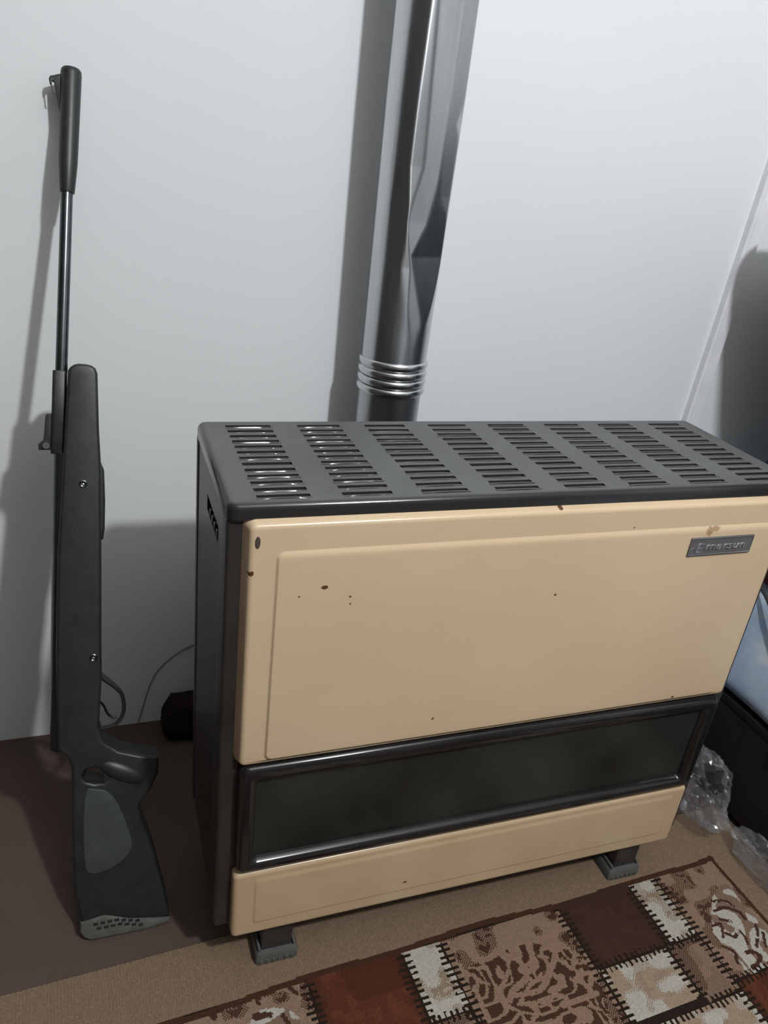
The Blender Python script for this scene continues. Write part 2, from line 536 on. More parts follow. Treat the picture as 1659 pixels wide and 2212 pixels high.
# upper cream panel, pressed pan with a raised field
x0, x1 = 0.0215, W - 0.0215
bm = bmesh.new()
st = [(0.0, -D + 0.0065), (0.0045, YF + 0.0042), (0.0051, YF + 0.0026), (0.0062, YF + 0.0012), (0.0080, YF + 0.0003), (0.0098, YF), (0.0106, YF)]
rings = panel_rings(x0 - 0.0050, x1 + 0.0050, 0.3725, 0.6865, 0.012, st)
fx0, fx1, fz0, fz1 = 0.049, 0.683, 0.3835, 0.651
for ins2, y, r in ((-0.0016, YF, .008), (-.0009, YF, .008), (-.0002, YF - .0001, .0075), (.0004, YF - .0005, .0075), (.0014, YF - .0019, .007), (.0019, YF - .0023, .007), (.0026, YF - .0025, .0065), (.0034, YF - .0025, .006)):
    rings.append([(u, y, v) for u, v in rrect(fx0 + ins2, fx1 - ins2, fz0 + ins2, fz1 - (ins2 if ins2 < .0005 else .0004 + (ins2 - .0004) * 3.2), r)])
loft(bm, rings)
up = hpart('upper_panel', bm, M['cream'], smooth=40)
up['label'] = 'cream enamel upper front panel with raised field'
# screw hole in its corner
bm = bmesh.new()
lathe(bm, [(0, .0001), (0.0004, .0046), (0.0011, .0050), (0.0012, .003)], (0, 0, 0), (0, -1, 0), 18)
for v in bm.verts: v.co.z *= 1.35; v.co.x *= 0.52
for v in bm.verts: v.co += Vector((0.0292, YF + 0.0006, 0.6630))
hpart('corner_hole', bm, M['chip'], up)

# badge
bx0, bx1, bz0, bz1 = 0.557, 0.654, 0.6125, 0.6375
badge_y = YF - 0.0025
bm = bmesh.new()
rings = [[(u, y, v) for u, v in rrect(bx0 + i, bx1 - i, bz0 + i, bz1 - i, .001, 2)] for i, y in ((0, badge_y + .0004), (0, badge_y - .0016), (.0006, badge_y - .0022), (.0016, badge_y - .0022), (.0022, badge_y - .0014), (.0030, badge_y - .0014))]
loft(bm, rings)
badge = hpart('badge', bm, M['plate'], up)
badge['label'] = 'small grey metal badge with raised lettering'
def text_part(txt, size, x, z, y, depth, mat, parent, shear=0.0, name='lettering', sx=1.0):
    cu = bpy.data.curves.new('t', 'FONT'); cu.body = txt; cu.size = size; cu.extrude = depth; cu.shear = shear
    cu.bevel_depth = 0.00018; cu.bevel_resolution = 1; cu.offset = -0.0001
    to = bpy.data.objects.new('t', cu); COL.objects.link(to)
    dg = bpy.context.evaluated_depsgraph_get()
    me = bpy.data.meshes.new_from_object(to.evaluated_get(dg))
    bpy.data.objects.remove(to)
    for v in me.vertices:
        X, Y, Z = v.co
        v.co = (x + X * sx, y - Z, z + Y)
    o = link(name, me, mat, parent)
    return o
text_part('E', 0.0185, 0.5655, 0.6172, badge_y - .0016, .0006, M['letter'], badge, 0.25, 'initial', 1.05)
text_part('mersun', 0.0150, 0.5800, 0.6205, badge_y - .0016, .0006, M['letter'], badge, 0.25, 'lettering', 1.38)
bm = bmesh.new()
tube(bm, smooth_path([(.5600, badge_y - .0016, .6205), (.5618, badge_y - .0018, .6238), (.5640, badge_y - .0018, .6232), (.5650, badge_y - .0016, .6212)], 4), .00045, 6)
hpart('flourish', bm, M['letter'], badge)

# window: black frame and smoked glass
wx0, wx1, wz0, wz1 = 0.0225, W - 0.0225, 0.2045, 0.3745
bm = bmesh.new()
Yw = YF - 0.003
rings = panel_rings(wx0, wx1, wz0, wz1, 0.012, [(0, -D + 0.013), (0, Yw + .010), (.001, Yw + .005), (.004, Yw + .0012), (.008, Yw)])
for i, y in ((0.0, Yw), (.0014, Yw + .0006), (.003, Yw + .0022), (.0055, Yw + .0075), (.0065, Yw + .0115)):
    rings.append([(u, y, v) for u, v in rrect(0.038 + i, 0.6875 - i, 0.2185 + i, 0.3575 - i, .007)])
loft(bm, rings, True, False)
wf = hpart('window_frame', bm, M['black_enamel'])
bm = bmesh.new(); add_box(bm, 0.040, 0.6855, Yw + 0.0095, Yw + 0.0135, 0.2205, 0.3555)
hpart('window_glass', bm, M['glass'])

# lower cream panel
bm = bmesh.new()
rings = panel_rings(0.0207, W - 0.0207, 0.0885, 0.2025, 0.008, [(0, -D + 0.0065), (0, YF + .006), (.0006, YF + .0034), (.0018, YF + .0016), (.0038, YF + .0004), (.006, YF), (.007, YF)])
for ins2, y, r in ((-.0012, YF, .005), (-.0006, YF, .005), (0, YF, .005), (.0012, YF - .0006, .005), (.0018, YF - .0010, .005), (.0024, YF - .0011, .0045), (.0032, YF - .0011, .004)):
    rings.append([(u, y, v) for u, v in rrect(0.0475 + ins2, 0.6815 - ins2, 0.1105 + ins2, 0.1915 - (ins2 if ins2 < .0005 else ins2 * 3), r)])
loft(bm, rings)
lp_ = hpart('lower_panel', bm, M['cream'])
lp_['label'] = 'narrow cream enamel lower front panel'

# feet
def foot(xc, yc, s):
    bm = bmesh.new(); add_box(bm, xc - 0.021, xc + 0.021, yc - 0.012, yc + 0.03, 0.0265, ZB + 0.006, 0.003)
    leg = hpart('leg', bm, M['enamel'])
    bm = bmesh.new()
    rings = []
    for z, e in ((0.0081, .0), (0.0225, .0), (0.0265, .002), (0.0268, .006)):
        rings.append([(u, v, z) for u, v in rrect(xc - .029 + e, xc + .029 - e, yc - .019 + e, yc + .036 - e, .004, 3)])
    loft(bm, rings)
    pad = hpart('foot_pad', bm, M['foot'], leg)
    for k in range(6):
        hpart('tread_rib', add_box(bmesh.new(), xc - .024 + k * .0085, xc - .019 + k * .0085, yc - .0202, yc - .0185, .0095, .0165, .0004), M['foot'], leg)
    for xl in (xc - .0255, xc + .022):
        hpart('side_lip', add_box(bmesh.new(), xl, xl + .0035, yc - .014, yc + .03, .0262, .034, .001), M['foot'], leg)
for xc in (0.087, 0.651):
    foot(xc, -0.217, 1)
    if True:
        bm = bmesh.new(); add_box(bm, xc - 0.021, xc + 0.021, -0.045, -0.012, 0.0185, ZB + 0.006, 0.003); lg = hpart('leg', bm, M['enamel'])
        bm = bmesh.new(); add_box(bm, xc - 0.029, xc + 0.029, -0.055, -0.003, 0.0003, 0.0188, 0.003); hpart('foot_pad', bm, M['foot'], lg)

# ------------------------------------------------------------------ flue pipe
PX, PY = 0.3205, 0.2
pipe = tag(thing('flue_pipe', (PX, PY, 0.62)), 'dented shiny steel flue pipe rising behind the heater', 'pipe')
def pipe_loft(zs, rad, nth, dents):
    bm = bmesh.new(); rings = []
    for z in zs:
        r0 = rad(z)
        ring = []
        for i in range(nth):
            th = 2 * math.pi * i / nth
            r = r0
            for (t0, d, ku, kd, zc) in dents:
                c = math.cos(th - math.radians(t0))
                if c > 0.3:
                    dist = (d + (ku * (z - zc) if z > zc else kd * (zc - z))) * r0 / c
                    h = max(0.0, 0.0009 - abs(r - dist)) / 0.0009       # smooth minimum: rounded creases
                    r = min(r, dist) - h * h * 0.0009 * 0.25
            ring.append((r * math.cos(th), r * math.sin(th), z - 0.62))
        rings.append(ring)
    loft(bm, rings, False, False)
    return bm
# dents: direction (deg, -90 faces the room), depth, slope above, slope below, height
dents = [(-80, 0.815, 0.03, 1.15, 0.93), (-68, 0.775, 0.75, 2.4, 0.885), (-48, 0.90, 1.6, 2.2, 1.058),
         (-60, 0.845, 0.04, 1.3, 0.965), (-92, 0.858, 0.22, 0.9, 1.0), (-128, 0.968, 0.30, 0.30, 0.95), (-100, 0.955, 0.5, 0.9, 0.87)]
zs = [0.705 + 0.65 * k / 330 for k in range(331)] + [1.355 + (CEIL - 0.01 - 1.355) * k / 40 for k in range(1, 41)]
bm = pipe_loft(zs, lambda z: 0.0500 + 0.0035 * min(1, max(0, (z - 0.74) / 0.35)), 180, dents)
o = obj('upper_section', bm, M['steel'], pipe, 180); o['label'] = 'crumpled shiny upper length of flue pipe'
bm = pipe_loft([0.40 + 0.29 * k / 30 for k in range(31)], lambda z: 0.0485, 64, [])
obj('lower_section', bm, M['steel_dull'], pipe, 40)
for k, zc in enumerate((0.7250, 0.7115, 0.6980, 0.6845)):
    bm = bmesh.new(); rings = []
    for a in range(-90, 91, 18):
        t = math.radians(a)
        rr = 0.0492 + 0.0042 * math.cos(t); z = zc + 0.0064 * math.sin(t) - 0.62
        rings.append([(rr * math.cos(2 * math.pi * i / 64), rr * math.sin(2 * math.pi * i / 64), z) for i in range(64)])
    loft(bm, rings, False, False)
    obj('ring', bm, M['ring'], pipe, 60)
# elbow into the back of the heater
bm = bmesh.new(); rings = []
R_ = 0.095
for k in range(13):
    t = math.radians(90 * k / 12)
    c = Vector((0, -R_ + R_ * math.cos(t), 0.40 - 0.62 - R_ * math.sin(t)))
    nrm = Vector((0, math.cos(t), -math.sin(t)))
    rings.append([c + Vector((1, 0, 0)) * 0.0485 * math.cos(2 * math.pi * i / 40) + nrm * 0.0485 * math.sin(2 * math.pi * i / 40) for i in range(40)])
last = rings[-1]
rings.append([p + Vector((0, -0.102, 0)) for p in last])
loft(bm, rings, False, False)
obj('elbow', bm, M['steel_dull'], pipe, 40)

# ------------------------------------------------------------------ air rifle leaning on the wall
K = math.sqrt(1 + 0.37 ** 2)
RIFLE_Q = Matrix(((1, 0, 0, 0), (0, 0.37 / K, -1 / K, -0.12), (0, 1 / K, 0.37 / K, 0), (0, 0, 0, 1)))
# local: X to the right (trigger side), Y along the barrel, Z out towards the room
rifle = tag(thing('air_rifle', (0, 0, 0)), 'black air rifle with thumbhole stock leaning muzzle-up against the wall', 'air rifle')
rifle.matrix_world = Matrix.Translation((0, 0, 0.0)) @ RIFLE_Q
def gpart(name, bm, mat, parent=None, smooth=45):
    return obj(name, bm, mat, parent or rifle, smooth)
def outline_part(name, outlines, half, bevel, mat, parent=None, smooth_k=0, zoff=0.0, res=4):
    """solid slab with rounded rims from a closed outline (further outlines are holes)"""
    bm = bmesh.new()
    edges = []
    for pts in outlines:
        if smooth_k:
            P = [Vector((p[0], p[1], 0)) for p in pts]
            n = len(P); out = []
            for i in range(n):
                p0, p1, p2, p3 = P[i - 1], P[i], P[(i + 1) % n], P[(i + 2) % n]
                for s in range(smooth_k):
                    t = s / smooth_k
                    out.append(0.5 * ((2 * p1) + (p2 - p0) * t + (2 * p0 - 5 * p1 + 4 * p2 - p3) * t * t + (3 * p1 - p0 - 3 * p2 + p3) * t ** 3))
            pts = [(p.x, p.y) for p in out]
        vs = [bm.verts.new((x, y, -half)) for x, y in pts]
        edges += [bm.edges.new((vs[k], vs[(k + 1) % len(vs)])) for k in range(len(vs))]
    bmesh.ops.triangle_fill(bm, edges=edges, use_beauty=True)
    bmesh.ops.dissolve_limit(bm, angle_limit=0.01, verts=[], edges=[e for e in bm.edges if len(e.link_faces) == 2])
    ext = bmesh.ops.extrude_face_region(bm, geom=list(bm.faces), use_keep_orig=True)
    for g in ext['geom']:
        if isinstance(g, bmesh.types.BMVert): g.co.z = half
    bmesh.ops.recalc_face_normals(bm, faces=bm.faces)
    rim_e = [e for e in bm.edges if len(e.link_faces) == 2 and abs(e.link_faces[0].normal.z) + abs(e.link_faces[1].normal.z) > 0.5
             and abs(abs(e.link_faces[0].normal.z) - abs(e.link_faces[1].normal.z)) > 0.5]
    bmesh.ops.bevel(bm, geom=rim_e, offset=bevel, segments=res, profile=0.5, affect='EDGES', clamp_overlap=True)
    for v in bm.verts: v.co.z += zoff
    bmesh.ops.triangulate(bm, faces=[f for f in bm.faces if len(f.verts) > 4])
    return obj(name, bm, mat, parent or rifle, 40)

stock = [(-0.1443, 0.7560), (-0.1437, 0.7615), (-0.1410, 0.7655), (-0.1365, 0.7688), (-0.1310, 0.7702), (-0.1220, 0.7697), (-0.1152, 0.7680), (-0.1108, 0.7645), (-0.1087, 0.7580), (-0.1099, 0.6876), (-0.1094, 0.6428), (-0.1134, 0.5342),
         (-0.119, 0.3981), (-0.1199, 0.363), (-0.123, 0.3312), (-0.1264, 0.2921), (-0.1215, 0.2727), (-0.1023, 0.2566), (-0.0766, 0.2471), (-0.0520, 0.2405),
         (-0.0530, 0.2177), (-0.0643, 0.1944), (-0.0800, 0.1764), (-0.075, 0.150), (-0.063, 0.1069), (-0.0500, 0.0402), (-0.0442, 0.0050), (-0.100, 0.0150), (-0.130, 0.0270), (-0.1610, 0.0234),
         (-0.1670, 0.0757), (-0.1660, 0.1636), (-0.1625, 0.2427), (-0.1672, 0.2582), (-0.1790, 0.2700), (-0.1747, 0.4007), (-0.1664, 0.5299), (-0.1538, 0.6581)]
hole = [(-0.1502, 0.2298), (-0.1458, 0.237), (-0.134, 0.2384), (-0.1206, 0.2317), (-0.115, 0.2228), (-0.1231, 0.2156), (-0.1349, 0.2162), (-0.1465, 0.2214)]
so = outline_part('stock', [stock, hole[::-1]], 0.022, 0.011, M['gun_plastic'])
so['label'] = 'black synthetic thumbhole stock'
# cheek insert, fore-end hand ridge, screws
insert = [(-0.1463, 0.2085), (-0.1322, 0.2090), (-0.1188, 0.2030), (-0.1052, 0.1801), (-0.0913, 0.1303), (-0.0946, 0.1127), (-0.1055, 0.1013), (-0.1251, 0.0921), (-0.1479, 0.0928), (-0.153, 0.1126), (-0.1519, 0.1656)]
outline_part('cheek_insert', [insert], 0.0035, 0.0022, M['gun_insert'], so, 4, 0.0205)
outline_part('cheek_insert', [insert], 0.0035, 0.0022, M['gun_insert'], so, 4, -0.0205)
bump = [(-0.118, 0.6434), (-0.1090, 0.6434), (-0.1058, 0.6336), (-0.1062, 0.5939), (-0.1083, 0.5576), (-0.1108, 0.5434), (-0.120, 0.5417)]
outline_part('fore_grip', [bump], 0.016, 0.004, M['gun_plastic'], so)
# palm swell on the pistol grip
bm = bmesh.new()
bmesh.ops.create_uvsphere(bm, u_segments=24, v_segments=12, radius=1.0)
for v in bm.verts:
    x, y, z = v.co.x * 0.036, v.co.y * 0.014, v.co.z * 0.011
    c, s = math.cos(-0.52), math.sin(-0.52)
    v.co = Vector((-0.098 + x * c - y * s, 0.226 + x * s + y * c, 0.0165 + z))
gpart('palm_swell', bm, M['gun_plastic'], so)
for (sx_, sy_) in ((-0.1321, 0.6179), (-0.1294, 0.389)):
    bm = bmesh.new(); lathe(bm, [(0, .0052), (.0010, .0050), (.0014, .0040), (.0006, .0026), (.0004, .0004)], (sx_, sy_, 0.0218), (sx_, sy_, 1), 18)
    gpart('stock_screw', bm, M['gun_steel'], so)
    bm = bmesh.new(); lathe(bm, [(0, .0018), (.0008, .0015), (.0011, .0003)], (sx_, sy_ - .0006, 0.0222), (sx_, sy_ - .0006, 1), 12)
    gpart('screw_core', bm, M['bright'], so)
# receiver tube
def ax(y, p0=(-0.1340, 1.0), p1=(-0.1740, 0.2700)):
    t = (y - p1[1]) / (p0[1] - p1[1]); return p1[0] + (p0[0] - p1[0]) * t
bm = bmesh.new()
a0, a1 = Vector((-0.1745, 0.262, 0.0)), Vector((-0.1520, 0.6575, 0.0))
lathe(bm, [(0, .012), (.002, .0152), (.30, .0152), ((a1 - a0).length, .0150)], a0, a1, 32)
gpart('receiver_tube', bm, M['gun_steel'])
bm = bmesh.new()
b0, b1 = Vector((-0.1610, 0.656, 0.0)), Vector((-0.1537, 0.7618, 0.0))
ring_ = rrect(-0.0086, 0.0086, -0.0105, 0.0105, 0.004, 4)
dd = (b1 - b0).normalized(); uu = Vector((dd.y, -dd.x, 0))
loft(bm, [[b0 + dd * t + uu * (x * k) + Vector((0, 0, z * k)) for x, z in ring_] for t, k in ((0, .94), (.001, 1), ((b1 - b0).length - .0015, 0.98), ((b1 - b0).length, .92))])
gpart('breech_block', bm, M['gun_plastic'])
bm = bmesh.new()
lathe(bm, [(0, .0074), (0.225, .0072)], (-0.1522, 0.760, 0), (-0.1354, 0.984, 0), 28)
gpart('barrel', bm, M['gun_steel'])
bm = bmesh.new()
m0, m1 = Vector((-0.1352, 0.9825, 0)), Vector((-0.1236, 1.1310, 0))
Lm = (m1 - m0).length
lathe(bm, [(0, .0074), (0, .0084), (.002, .0090), (.036, .0112), (.05, .0114), (Lm - .006, .0124), (Lm - .002, .0120), (Lm, .0105), (Lm, .005), (Lm - .01, .0045)], m0, m1, 36)
mb_ = gpart('muzzle_brake', bm, M['gun_plastic'])
sight = [(-0.1330, 1.1250), (-0.1400, 1.1225), (-0.1486, 1.1195), (-0.1500, 1.1160), (-0.1492, 1.1100), (-0.1472, 1.1095), (-0.1466, 1.1145), (-0.1440, 1.1130), (-0.1425, 1.1000), (-0.1405, 1.0850), (-0.1388, 1.0720), (-0.1330, 1.0680)]
outline_part('front_sight', [sight], 0.0022, 0.0007, M['gun_plastic'], mb_, 0, 0.0, 2)
bm = bmesh.new(); tube(bm, [(-0.1474, 1.1095, 0), (-0.1456, 1.1000, 0), (-0.1435, 1.1000, 0)], .0008, 6); gpart('sight_post', bm, M['gun_plastic'], mb_)
# rear sight
rs = [(-0.160, 0.7085), (-0.1715, 0.7075), (-0.1735, 0.7050), (-0.1765, 0.6791), (-0.1775, 0.6740), (-0.1835, 0.6690), (-0.1836, 0.6615), (-0.160, 0.6613)]
rso = outline_part('rear_sight', [rs], 0.0055, 0.0012, M['gun_plastic'], None, 0, 0.0, 2)
bm = bmesh.new(); lathe(bm, [(0, .0040), (.0040, .0044), (.0046, .0038), (.0046, .001)], (-0.1742, 0.6668, 0.0045), (-0.1742, 0.6668, 1), 22); gpart('windage_knob', bm, M['foot'], rso)
# trigger guard and trigger
gd = [(-0.1250, 0.3600, 0), (-0.1150, 0.3510, 0), (-0.1040, 0.3400, 0), (-0.0962, 0.3290, 0), (-0.0938, 0.3160, 0), (-0.0945, 0.3040, 0), (-0.0990, 0.2936, 0), (-0.1085, 0.2860, 0), (-0.1255, 0.2840, 0)]
bm = bmesh.new(); tube(bm, smooth_path(gd, 5), [0.0046 - 0.0020 * min(1, k / 14) for k in range(8 * 5 + 1)], 10)
for v in bm.verts: v.co.z *= 1.7
gpart('trigger_guard', bm, M['gun_plastic'])
bm = bmesh.new(); tube(bm, smooth_path([(-0.1255, 0.3230, 0), (-0.1195, 0.3152, 0), (-0.1153, 0.3043, 0), (-0.1095, 0.2982, 0), (-0.1025, 0.2972, 0)], 5), .0017, 8)
for v in bm.verts: v.co.z *= 2.0
gpart('trigger', bm, M['gun_steel'])
# butt pad
pad = [(-0.1616, 0.0250), (-0.146, 0.0259), (-0.1368, 0.0290), (-0.1218, 0.0262), (-0.0977, 0.0165), (-0.0667, 0.0085), (-0.0440, 0.0060), (-0.0452, -0.0020), (-0.0787, -0.0068), (-0.1486, -0.0050), (-0.1585, 0.0010), (-0.1634, 0.0109)]
# the pad sits square to the floor
pad = [(x, max(y, -0.0062)) for x, y in pad]
po = outline_part('butt_pad', [pad], 0.0228, 0.005, M['gun_pad'])
for i in range(2):
    for k in range(7):
        bm = bmesh.new()
        xx = -0.142 + k * 0.009 + 0.004 * i
        yy = 0.0188 - i * 0.0070 - max(0, k - 3) * 0.0024
        add_box(bm, xx - .003, xx + .003, yy - .0018, yy + .0018, 0.0222, 0.0236, .0005)
        gpart('grip_stud', bm, M['gun_plastic'], po)

# ------------------------------------------------------------------ things on and by the wall
tr = tag(thing('cable_trunking', (0.999, WALL_Y, 0.10)), 'white plastic cable trunking running up the wall', 'trunking')
bm = bmesh.new()
rings = []
for z in (0.0, CEIL - 0.12):
    x = 0.046 * (z + 0.1 - 0.6)
    rings.append([(x + u, v, z) for u, v in ((-0.015, 0), (-0.015, -0.013), (-0.013, -0.0155), (0.013, -0.0155), (0.0155, -0.013), (0.0155, 0))])
loft(bm, rings)
obj('channel', bm, M['trunk'], tr, 30)
bm = bmesh.new()
rings = []
for z in (0.002, CEIL - 0.122):
    x = 0.046 * (z + 0.1 - 0.6)
    rings.append([(x + u, v, z) for u, v in ((-0.0105, -0.015), (-0.0105, -0.0168), (0.0115, -0.0168), (0.0115, -0.015))])
loft(bm, rings)
obj('cover_strip', bm, M['trunk'], tr, 30)

bm = bmesh.new()
tube(bm, smooth_path([(0.075, 0.2875, 0.176), (0.035, 0.2872, 0.166), (0.008, 0.2872, 0.152), (-0.024, 0.2872, 0.122), (-0.041, 0.2872, 0.088), (-0.052, 0.2872, 0.048), (-0.064, 0.286, 0.002)], 6), 0.0011, 6)
tag(obj('thin_wire', bm, M['wire']), 'thin wire curving down the wall beside the heater', 'wire')

# dark bundle against the wall behind the heater, unidentified, built as a solid
bm = bmesh.new()
bmesh.ops.create_icosphere(bm, subdivisions=4, radius=1.0)
for v in bm.verts:
    p = v.co.copy()
    s = 1 / max(abs(p.x) ** 1.0, abs(p.y), abs(p.z)) ** 0.7
    q = p * s
    top = 0.040 + (0.008 if q.x > 0.15 else -0.002)
    q = Vector((q.x * (0.062 - 0.014 * max(0, q.z)), q.y * 0.030, q.z * (top if q.z > 0 else 0.040)))
    q += Vector((noise.noise(p * 2.2) * 0.004, noise.noise(p * 2.2 + Vector((5, 0, 0))) * 0.004, noise.noise(p * 2.0 + Vector((0, 7, 0))) * 0.003))
    q.z = max(q.z, -0.040)
    v.co = q + Vector((0.036, 0.250, 0.0405))
tag(obj('dark_lump', bm, M['lump'], None, 60), 'dark brown bundle on the floor behind the heater', 'lump')

# ------------------------------------------------------------------ bedding at the right
def soft_box(x0, x1, y0, y1, z0, z1, rad, amp, seed, sub=14, fq=6.0):
    """rounded, slightly lumpy slab"""
    bm = bmesh.new()
    bmesh.ops.create_cube(bm, size=2.0)
    bmesh.ops.subdivide_edges(bm, edges=bm.edges, cuts=sub, use_grid_fill=True)
    hx, hy, hz = (x1 - x0) / 2, (y1 - y0) / 2, (z1 - z0) / 2
    c = Vector(((x0 + x1) / 2, (y0 + y1) / 2, (z0 + z1) / 2))
    for v in bm.verts:
        p = Vector((v.co.x * hx, v.co.y * hy, v.co.z * hz))
        inner = Vector((max(-hx + rad, min(hx - rad, p.x)), max(-hy + rad, min(hy - rad, p.y)), max(-hz + rad, min(hz - rad, p.z))))
        d = p - inner
        if d.length > 1e-9:
            p = inner + d.normalized() * rad
        w = noise.noise((p + c) * fq + Vector((seed, 0, 0))) * amp
        dirn = d.normalized() if d.length > 1e-9 else Vector((0, 0, 1 if v.co.z > 0 else -1))
        p += Vector((dirn.x, dirn.y, 0)) * w
        p.z = max(-hz, p.z)
        v.co = p + c
    return bm
bed = tag(thing('low_bed', (1.35, -0.45, 0.0)), 'low black wooden bed beside the heater', 'bed')
bm = bmesh.new(); add_box(bm, 0.925 - 1.35, 1.75 - 1.35, -1.15 + .45, 0.27 + .45, 0.012, 0.190, 0.004); obj('side_board', bm, M['wood_dark'], bed)
bm = bmesh.new(); add_box(bm, 0.925 - 1.35, 1.75 - 1.35, -1.15 + .45, 0.27 + .45, 0.190, 0.207, 0.002); obj('top_board', bm, M['wood_dark'], bed)
for lx in (1.02, 1.65):
    for ly in (-1.05, 0.18):
        bm = bmesh.new(); add_box(bm, lx - 1.38, lx - 1.32, ly + .42, ly + .48, 0.0003, 0.014, 0.002); obj('leg', bm, M['wood_dark'], bed)
bm = soft_box(0.912, 1.74, -1.13, 0.20, 0.2085, 0.387, 0.035, 0.012, 3.0, 30, 10)
for v in bm.verts:          # the bedding slopes back from its lower edge
    if v.co.x < 1.2: v.co.x += 0.42 * (v.co.z - 0.2085) * min(1, (1.2 - v.co.x) / 0.2)
tag(obj('bed_sheet', bm, M['sheet'], None, 60), 'pale blue patterned bedding on the low black bed', 'bedding')
tag(obj('maroon_cloth', soft_box(0.985, 1.70, -0.80, 0.02, 0.390, 0.452, 0.024, 0.006, 9.0, 20, 12), M['maroon'], None, 60), 'maroon cloth lying on the pale blue bedding', 'cloth')
zz = 0.458
hs = [0.135, 0.125, 0.13]
for k, hh in enumerate(hs):
    tag(obj('folded_blanket', soft_box(1.040 + 0.004 * k, 1.70, -0.60, 0.135, zz, zz + hh, 0.035, 0.006, 20.0 + k * 3, 18, 9), M['navy'], None, 60),
        ['navy folded blanket lowest in the pile on the bed', 'navy folded blanket second from the bottom of the pile on the bed', 'navy folded blanket third from the bottom of the pile on the bed'][k], 'blanket', 'blankets folded in the pile')
    zz += hh + 0.002
tag(obj('folded_quilt', soft_box(1.010, 1.66, -0.56, 0.130, zz, zz + 0.10, 0.04, 0.006, 41.0, 18, 9), M['navy'], None, 60), 'thin navy quilt under the charcoal pillow atop the pile', 'quilt')
zz += 0.102
tag(obj('pillow', soft_box(0.945, 1.55, -0.42, 0.125, zz, zz + 0.105, 0.05, 0.008, 61.0, 18, 7), M['grey_pillow'], None, 60), 'charcoal pillow on top of the blanket pile', 'pillow')
bm = bmesh.new()
tube(bm, smooth_path([(0.985, -0.02, 0.389), (0.968, -0.06, 0.380), (0.955, -0.11, 0.352), (0.941, -0.16, 0.316), (0.924, -0.21, 0.276), (0.908, -0.26, 0.240)], 8), 0.0028, 8)
tag(obj('drawstring', bm, M['cord'], None, 60), 'dark cord lying down the side of the pale blue bedding', 'cord')

# ------------------------------------------------------------------ crumpled clear bags
def film_blob(cx, cy, cz, rx, ry, rz, seed, crease=1.0, sub=5, holes=()):
    """crumpled film: a many-faceted hull with creases pressed into it"""
    bm = bmesh.new()
    bmesh.ops.create_icosphere(bm, subdivisions=sub, radius=1.0)
    rr = random.Random(int(seed * 10))
    planes = []
    for _ in range(60):
        n_ = Vector((rr.gauss(0, 1), rr.gauss(0, 1), rr.gauss(0, 1))).normalized()
        planes.append((n_, rr.uniform(0.62, 1.0)))
    kill = []
    for v in bm.verts:
        p = v.co.copy()
        f = 1.15
        for n_, d in planes:
            c = n_.dot(p)
            if c > 0.45: f = min(f, d / c)
        w = noise.noise(p * 2.1 + Vector((seed, 0, 0))) * 0.16 - abs(noise.noise(p * 4.2 + Vector((0, seed, 0)))) * 0.20 + abs(noise.noise(p * 9.0 + Vector((0, 0, seed)))) * 0.06
        f += w * crease
        q = Vector((p.x * rx * f, p.y * ry * f, p.z * rz * f))
        if q.z < 0: q.z *= 0.35
        for (hx, hy, hz, hr) in holes:
            if (p - Vector((hx, hy, hz)).normalized()).length < hr * (1 + 0.4 * noise.noise(p * 6)):
                kill.append(v)
        v.co = q
    zmin = min(v.co.z for v in bm.verts)
    for v in bm.verts:
        v.co += Vector((cx, cy, cz - zmin))
    bmesh.ops.delete(bm, geom=list(set(kill)), context='VERTS')
    return bm
bag = tag(obj('plastic_bag', film_blob(0.862, -0.140, 0.0085, 0.065, 0.100, 0.128, 2.3, 1.0, 5, ((-0.3, -0.5, 0.8, 0.26), (-0.7, -0.4, 0.45, 0.16))), M['film'], None, 16),
    'crumpled clear plastic bag on the floor between heater and bed', 'plastic bag')
tag(obj('plastic_film', film_blob(0.888, -0.285, 0.0085, 0.034, 0.095, 0.050, 8.1, 1.0, 4), M['film'], None, 16),
    'flat grey scrap of plastic film at the foot of the bed', 'plastic film')

# ------------------------------------------------------------------ patchwork rug, woven knot by knot
CELL = 0.0020
A0, A1, B0, B1 = -0.092, 1.40, -0.0945, 0.70
na, nb = int((A1 - A0) / CELL), int((B1 - B0) / CELL)
aa = A0 + (np.arange(na) + 0.5) * CELL
bb = B0 + (np.arange(nb) + 0.5) * CELL
AA, BB = np.meshgrid(aa, bb)          # [nb, na]
rs_ = np.random.RandomState(5)
def L(*c): return np.array(lin(c))
BEIGE, LINE = L(168, 142, 118), L(92, 62, 46)
CREAM, TAN, BROWN, DARK = L(250, 242, 228) * 0.84, L(182, 150, 128), L(96, 66, 52), L(58, 45, 38)
RED, CHOC, GREYT = L(116, 66, 48), L(88, 60, 50), L(186, 162, 138)
img = np.empty((nb, na, 3)); img[:] = BEIGE
img *= (1 + 0.05 * rs_.randn(nb, na, 1))
